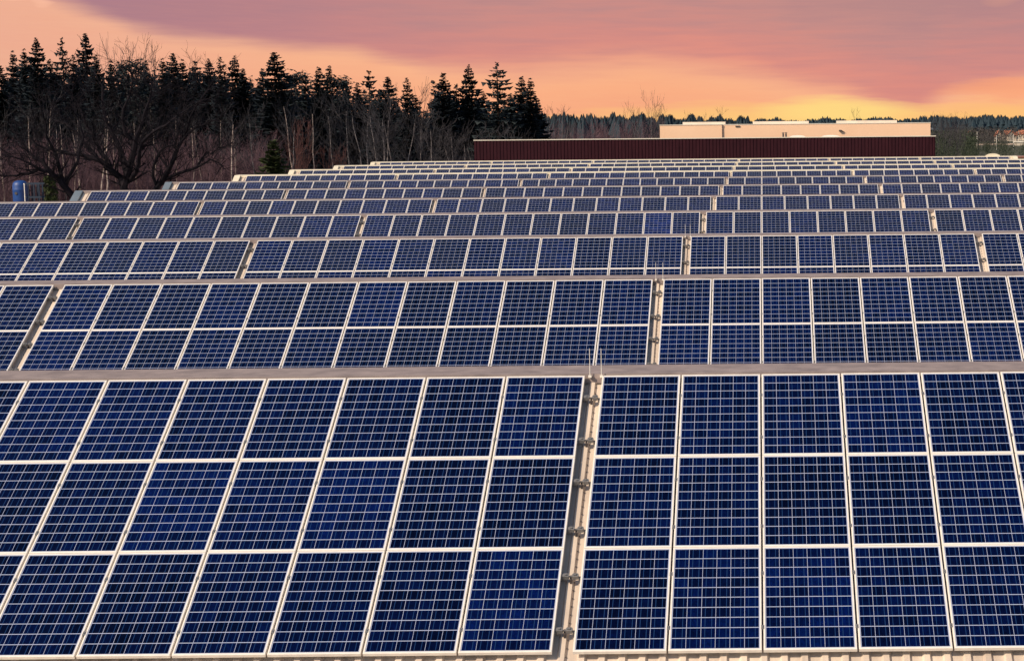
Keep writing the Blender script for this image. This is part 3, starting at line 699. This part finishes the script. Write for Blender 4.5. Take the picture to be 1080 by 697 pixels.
# brushwood: thin brown stems between the trunks, too many to count
def brush(name, x0, x1, y0, y1, n, h, m, label, seed, cat='brushwood'):
    rg = random.Random(seed); mb = MB()
    for i in range(n):
        Y = rg.uniform(y0, y1); px = rg.uniform(x0, x1); x = at(px, 150, Y).x; hh = h * rg.uniform(.35, 1.1)
        p = Vector((x, Y, 0)); d = Vector((rg.gauss(0, .10), rg.gauss(0, .10), 1)).normalized()
        pts = [p, p + d * hh * .5, p + d * hh + Vector((rg.gauss(0, .25), 0, 0))]
        mb.tube(pts, [.045, .035, .012], 3, cap=False)
        for k in range(9):
            f = rg.uniform(.35, 1); q = p + d * hh * f; a = rg.random() * 6.28
            e = q + Vector((math.cos(a) * .5, math.sin(a) * .5, rg.uniform(.5, 1.1))) * hh * .16 * rg.uniform(.6, 1.5)
            mb.tube([q, e], [.022, .010], 3, cap=False)
            for _ in range(2):
                q2 = q.lerp(e, rg.uniform(.4, 1)); mb.tube([q2, q2 + Vector((rg.gauss(0, .35), rg.gauss(0, .3), rg.uniform(.3, .9)))], [.016, .009], 3, cap=False)
    return tag(obj(name, mb.mesh(name, m)), label, cat, kind='stuff')
brush('brushwood', -30, 290, 285, 316, 1500, 10.8, M_brown, 'brown leafless brushwood under the tall wood on the left', 5)
M_dusk = mat('dark blue-grey twigs', (.014, .015, .022), .9, spec=.06, col2=(.036, .034, .042), nscale=.5)
brush('undergrowth', 290, 570, 300, 316, 420, 8.0, M_dusk, 'grey leafless undergrowth at the foot of the tall wood, right part', 6)

# birches and bare trees in front of the wood
M_duskl = mat('grey twigs', (.024, .023, .029), .9, spec=.06, col2=(.070, .064, .070), nscale=.7)
BIR = [make_bare(30 + i, 14, 3, 1, .15, M_birch, .016, .55, M_duskl) for i in range(4)]
M_greyt = mat('lighter grey bark', (.10, .09, .10), .8, spec=.06, col2=(.24, .21, .21), nscale=3)
BAR = [make_bare(50 + i, 14, 4, t_, .15, M_greyt, .018, .3, M_duskl) for i, t_ in enumerate((1, 2, 3, 2))]
RED = [make_bare(70 + i, 8, 4, 3, .08, M_red, .018, .15) for i in range(2)]
SPARSE = [make_bare(90 + i, 14, 3, 2, .16, M_greyb, .03, .5) for i in range(2)]
birl = [(1, 118), (25, 112), (42, 100), (57, 128), (66, 122), (72, 112), (84, 128), (99, 110), (108, 118), (120, 125), (143, 120), (160, 128), (184, 118), (199, 126), (215, 122), (229, 118), (239, 122), (252, 128), (312, 100), (331, 110)]
for i, P in enumerate(birl):
    plant('birch_tree', rg.choice(BIR), P, rg.uniform(282, 300), 13.0, f'thin pale birch trunk before the dark wood, {ordn(i + 1)} birch from the left', 'birch', 'birches standing before the wood', rg.uniform(0, 6), wscale=rg.uniform(.9, 1.2))
barl = [(107, 43, 330), (140, 47, 335), (152, 51, 330), (266, 112, 288), (305, 118, 290), (349, 104, 300), (366, 98, 300), (385, 100, 300), (402, 102, 292), (418, 112, 290), (440, 118, 296), (453, 122, 288), (447, 84, 330), (479, 130, 290), (493, 138, 288), (515, 138, 290), (541, 136, 290), (577, 116, 400), (590, 120, 420)]
for i, (px, py, Y) in enumerate(barl):
    plant('bare_tree', rg.choice(SPARSE if py < 90 else BAR), (px, py), Y, 14.0, f'leafless grey tree along the wood edge, {ordn(i + 1)} bare tree in the row', 'bare tree', 'leafless trees along the wood', rg.uniform(0, 6), wscale=rg.uniform(1.0, 1.35))
for o, (px, py, w_) in enumerate(((311, 128, 1.0), (350, 156, .8))):
    plant('bare_shrub', RED[o], (px, py), 275, 8.0, ('tall reddish leafless shrub before the dark wood', 'small reddish leafless shrub between the panels and the wood')[o], 'shrub', 'reddish shrubs', 0, wscale=w_)
# small green spruce and a bush
cw = MB(); r2 = random.Random(99); spruce_crown(cw, r2, 12, 2.1, .4, 60, 16, leaf=.7, taper=.7); tk = MB(); tk.tube([(0, 0, 0), (0, 0, 11)], [.15, .02], 6, cap=False)
plant('young_spruce', (cw.mesh('crown', M_spr3), tk.mesh('trunk', M_trunkd)), (288, 147), 232, 12.0, 'small olive-green spruce standing alone just behind the panel rows', 'spruce', None, 0, wscale=1.8)
mb = MB()
for _ in range(3600):
    a = rg.random() * 6.28; t_ = rg.random(); rr_ = 1.25 * math.sqrt(rg.random()) * (1.15 - t_ * .8); p = Vector((math.cos(a) * rr_, math.sin(a) * rr_, .2 + t_ * 9.6)); d = Vector((rg.uniform(-1, 1), rg.uniform(-1, 1), rg.uniform(-.3, 1))) * .16; e = Vector((rg.uniform(-1, 1), rg.uniform(-1, 1), rg.uniform(-1, 1))) * .09
    mb.face([tuple(p - d), tuple(p + e), tuple(p + d), tuple(p - e)])
tk = MB(); tk.tube([(0, 0, 0), (0, 0, 8)], [.08, .02], 5, cap=False)
plant('ivy_bush', (mb.mesh('crown', M_spr3), tk.mesh('trunk', M_trunkd)), (52, 183), 165, 10.0, 'narrow green ivy-clad bush below the old oaks, right of the blue tank', 'bush', None, 0, wscale=1.0)

# old oaks: limbs drawn through the air, then grown out into twigs
def oak(label, Y, limbs, seed, rad, twl=2.2, nt=8):
    rg = random.Random(seed); b0 = at(*limbs[0][0][:2], Y); root = empty('oak_tree', (b0.x, Y, 0), label, 'oak', 'old bare oaks behind the roof')
    O = Vector((b0.x, Y, 0)); tr = MB(); cw = MB()
    tr.tube([Vector((0, 0, 0)), Vector((0, 0, b0.z * .5)), b0 - O], [rad * 1.5, rad * 1.15, rad * 1.02], 9, cap=False)
    for li, pts in enumerate(limbs):
        P = []; ph = rg.uniform(-1, 1)
        for i, p in enumerate(pts):
            dep = ph * i * .9 if i else 0
            P.append(at(p[0], p[1], Y + dep) - O)
        # smooth
        Q = [P[0]]
        for a, b_ in zip(P, P[1:]):
            m_ = a.lerp(b_, .5) + Vector((rg.gauss(0, .10), rg.gauss(0, .15), rg.gauss(0, .10))); Q += [m_, b_]
        n = len(Q); r0 = rad * (pts[0][2] if len(pts[0]) > 2 else 1); rs = [max(.035, r0 * (1 - i / (n - 1)) ** .8) for i in range(n)]
        (tr if li == 0 else cw).tube(Q, rs, 7, cap=False)
        for i in range(1, n):
            k_ = nt if i > 1 else 3
            for _ in range(max(1, int(k_ * rg.uniform(.25, .55)))):
                f = rg.random(); q = Q[i - 1].lerp(Q[i], f); base = (Q[i] - Q[i - 1]).normalized()
                ax = Vector((rg.gauss(0, 1), rg.gauss(0, 1), rg.gauss(0, 1))).normalized()
                nd = (base * .5 + ax.cross(base).normalized() * .9 + Vector((0, 0, .55))).normalized()
                grow(cw, rg, q, nd, twl * rg.uniform(.5, 1.2), max(.035, rs[i] * .4), 1, 3, .7, .08, 4, (3, 4), .011, .6, .24)
    obj('crown', cw.mesh('crown', M_oak), root); obj('trunk', tr.mesh('trunk', M_oak), root)
oak('large old bare oak spreading wide in front of the wood, middle of three', 150, [
    [(133, 205), (134, 185), (141, 160, ), (150, 130), (158, 105), (164, 80)],
    [(131, 196, .8), (118, 180), (103, 168), (85, 163), (60, 158), (38, 152), (15, 140)],
    [(118, 182, .6), (106, 160), (100, 148), (92, 135), (85, 115), (70, 95)],
    [(134, 185, .7), (128, 160), (118, 140), (110, 118), (108, 90), (100, 75)],
    [(137, 190, .6), (146, 172), (150, 150), (160, 140), (175, 132), (190, 120), (215, 105)],
    [(141, 160, .5), (132, 140), (130, 115), (140, 85), (136, 70)],
    [(103, 168, .4), (88, 150), (70, 130), (50, 120), (35, 100)]], 11, .34)
oak('bare oak leaning right above the panels, rightmost of three old oaks', 156, [
    [(160, 208), (170, 192), (178, 178), (185, 162), (192, 148), (205, 135), (222, 128), (238, 118)],
    [(172, 190, .6), (190, 182), (208, 176), (222, 168), (232, 172), (236, 178)],
    [(208, 176, .4), (218, 160), (230, 156), (245, 150)],
    [(165, 195, .5), (162, 175), (168, 160), (185, 152), (188, 130), (195, 105), (200, 85)],
    [(192, 148, .5), (200, 125), (215, 100), (225, 85)],
    [(178, 178, .4), (160, 150), (155, 120), (165, 90)]], 12, .25, 2.0)
oak('bare oak leaning far left beside the blue tank, leftmost of three old oaks', 140, [
    [(86, 222), (76, 206), (66, 194), (55, 184), (48, 180), (38, 176), (22, 168), (5, 164)],
    [(60, 189, .6), (45, 170), (30, 160), (20, 148), (10, 130)],
    [(40, 178, .5), (30, 183), (18, 185), (5, 186), (-10, 180)],
    [(70, 198, .6), (62, 175), (55, 155), (48, 130), (42, 105)],
    [(66, 194, .5), (82, 170), (88, 145), (80, 120), (75, 100)]], 13, .29, 1.9)

# middle-distance wood to the right of the tall wood
rg = random.Random(21); spec = []
for i in range(440):
    px = rg.uniform(563, 790); Y = rg.uniform(620, 720); h = at(px, 118.5 + 2.2 * math.sin(px * .23) + 1.5 * math.sin(px * .61) + abs(rg.gauss(0, 2.2)) + (px - 575) * .022, Y).z; spec.append((at(px, 120, Y).x, Y, h, rg.uniform(3.0, 5.0)))
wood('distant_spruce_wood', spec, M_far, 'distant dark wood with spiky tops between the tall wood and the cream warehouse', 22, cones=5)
brush('distant_brushwood', 570, 700, 560, 610, 500, 13.5, M_brown, 'distant brown leafless trees in front of the farther spruce wood', 23, 'brushwood')
tall = [(686, 99, 440), (672, 112, 470), (697, 112, 470), (735, 123, 480), (762, 120, 480), (901, 121, 480)]
for i, (px, py, Y) in enumerate(tall):
    plant('bare_tree', BAR[(0, 1, 0, 2, 3, 3)[i]], (px, py), Y, 14.0, ('tall thin bare tree rising alone above the horizon left of the warehouse', 'lower bare tree just left of the tallest lone one', 'lower bare tree just right of the tallest lone one', 'bare treetop showing above the left part of the warehouse roof', 'bare treetop in the first roof gap of the cream warehouse', 'bare treetop showing above the right part of the warehouse roof')[i], 'bare tree', 'bare trees before the far horizon', i, wscale=.8)

# farthest wood along the horizon
rg = random.Random(31); spec = []
for i in range(2600):
    px = rg.uniform(560, 1290); Y = rg.uniform(2500, 3300); h = (20.5 + 1.6 * math.sin(px * .11) + 1.2 * math.sin(px * .37)) * rg.uniform(.86, 1.05) + (3 if px > 960 else 0) * (Y > 2800)
    spec.append((at(px, 125, Y).x, Y, h, rg.uniform(5.0, 8.5)))
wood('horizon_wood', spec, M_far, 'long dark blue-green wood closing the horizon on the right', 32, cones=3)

# mixed leafless trees and hedges, right middle distance
def clump_wood(name, x0, x1, y0, y1, n, hh, m, label, seed):
    rg = random.Random(seed); mb = MB()
    for i in range(n):
        Y = rg.uniform(y0, y1); x = at(rg.uniform(x0, x1), 150, Y).x; h = hh * rg.uniform(.6, 1.1); w = h * .32
        for k in range(110):
            v = Vector((rg.gauss(0, 1), rg.gauss(0, 1), rg.gauss(0, 1))).normalized() * rg.random() ** .4
            p = Vector((x + v.x * w, Y + v.y * w, h * .58 + v.z * h * .42)); d = Vector((rg.uniform(-1, 1), rg.uniform(-1, 1), rg.uniform(0, 1.6))) * h * .036; e = Vector((rg.uniform(-1, 1), rg.uniform(-1, 1), rg.uniform(-1, 1))) * h * .02
            mb.face([tuple(p - d), tuple(p + e), tuple(p + d), tuple(p - e)])
        mb.tube([(x, Y, 0), (x, Y, h * .6)], [h * .012, h * .006], 4, cap=False)
    return tag(obj(name, mb.mesh(name, m)), label, 'trees', kind='stuff')
M_bt = leafmat('winter treetops', (.030, .030, .034), (.075, .062, .058)); M_hedge = leafmat('dark hedge', (.018, .030, .020), (.050, .058, .034))
brush('leafless_wood', 984, 1018, 660, 900, 230, 14.5, M_duskl, 'brownish leafless trees right of the maroon hall', 41, 'trees')
clump_wood('mixed_grove', 984, 1026, 620, 980, 70, 10.0, M_hedge, 'dark mixed grove right of the maroon hall', 44)
clump_wood('brown_grove', 990, 1060, 900, 1060, 60, 9.5, M_bt, 'brownish grove before the distant village', 45)
clump_wood('village_trees', 1000, 1200, 1230, 1560, 260, 10.5, M_bt, 'brown leafless trees around the distant village', 42)
clump_wood('hedge', 985, 1250, 560, 960, 420, 5.2, M_hedge, 'dark green hedge belt beyond the right end of the roof', 43)
g = MB(); A = [at(1019, 152.8, 10), at(1250, 150.5, 10)]
g.face([(at(1019, 150, 1120).x, 1120, .02), (at(1300, 150, 1120).x, 1120, .02), (at(1300, 150, 1235).x, 1235, .02), (at(1022, 150, 1190).x, 1190, .02)])
tag(obj('country_road', g.mesh('country_road', mat('pale dry road', (.50, .36, .26), .9, col2=(.6, .44, .33), nscale=.05))), kind='structure')
# village houses
M_hw = mat('house render', (.50, .42, .34), .8, col2=(.60, .52, .44), nscale=.5); M_hr = mat('orange tiles', (.34, .11, .06), .8, col2=(.6, .22, .12), nscale=1.5)
def house(px, py, Y, w, h, rh, yaw, label, roof=M_hr, wallm=M_hw):
    P = at(px, py, Y); root = empty('village_house', (P.x, Y, 0), label, 'house', 'village houses near the horizon', (0, 0, yaw)); d = w * 1.25
    H = max(h, P.z)
    mb = MB(); mb.box((-w / 2, -d / 2, 0), (w / 2, d / 2, H)); mb.face([(-w / 2, -d / 2, H), (w / 2, -d / 2, H), (0, -d / 2, H + rh * .98)]); mb.face([(-w / 2, d / 2, H), (0, d / 2, H + rh * .98), (w / 2, d / 2, H)]); obj('wall', mb.mesh('wall', wallm), root)
    mb = MB(); e = .4
    for s_ in (-1, 1):
        A = [(s_ * (w / 2 + e), -d / 2 - e, H - rh * e / w * 2), (s_ * (w / 2 + e), d / 2 + e, H - rh * e / w * 2), (0, d / 2 + e, H + rh), (0, -d / 2 - e, H + rh)]
        mb.face(A if s_ > 0 else A[::-1]); mb.face([(a, b_, c_ + .2) for a, b_, c_ in A][::(1 if s_ > 0 else -1)])
    rf = obj('roof', mb.mesh('roof', roof), root)
    mb = MB(); mb.box((w * .12, d * .1, H + rh * .5), (w * .12 + .7, d * .1 + .7, H + rh + .9)); obj('chimney', mb.mesh('chimney', M_brick), rf)
    mb = MB()
    for xx in (-w * .3, w * .12):
        for zz in (H - 2.2, H - 4.8): mb.box((xx, -d / 2 - .04, zz), (xx + w * .18, -d / 2 - .001, zz + 1.3))
    obj('windows', mb.mesh('windows', M_glassN), root)
hs_ = [(1022.5, 141.5, 6, 4, 'pale', 0.2), (1052.5, 142.5, 8, 6, 'tall cream', .15), (1057.5, 143.5, 7, 5, 'white-gabled', -.1), (1062, 141.5, 7, 5, 'small red-roofed', 1.4), (1065.5, 140.5, 6, 4, 'white', .1), (1069.5, 142, 7, 4, 'broad red-roofed', 1.3), (1073, 143, 6, 4, 'low white', -.2), (1079, 141, 9, 5, 'large red-roofed', 1.2)]
for i, (px, py, w, rh, lk, yw) in enumerate(hs_):
    lab = f'{lk} village house near the horizon, {ordn(i + 1)} from the left'
    house(px, py, 1330 + 17 * (i % 4), w * .5, 1.6, rh * .5, yw, lab)
P = at(1076, 150.3, 1080); root = empty('storage_hall', (P.x + 3, 1080, 0), 'low pale storage hall in the fields at the right edge', 'building')
mb = MB(); mb.box((-6, -4, 0), (8, 4, 1.8)); obj('wall', mb.mesh('wall', M_hw), root)
mb = MB(); mb.box((-6.4, -4.4, 1.803), (8.4, 4.4, 2.5)); obj('roof', mb.mesh('roof', M_white), root)
for i, (px, py, Y) in enumerate(((1030.5, 139, 900), (1069, 141.5, 900), (1051, 143, 900))):
    P = at(px, py, Y); root = empty('lamp_post', (P.x, Y, 0), f'thin pale lamp post by the country road, {("leftmost", "rightmost", "middle")[i]} of three', 'lamp post', 'lamp posts by the country road')
    mb = MB(); mb.tube([(0, 0, 0), (0, 0, P.z)], [.16, .10], 6); obj('pole', mb.mesh('pole', M_frame), root)
    mb = MB(); mb.box((-.1, -.6, P.z - .1), (.1, .9, P.z + .06)); obj('lamp_head', mb.mesh('lamp_head', M_frame), root)
print('joints', joints, 'objects', len(bpy.data.objects))
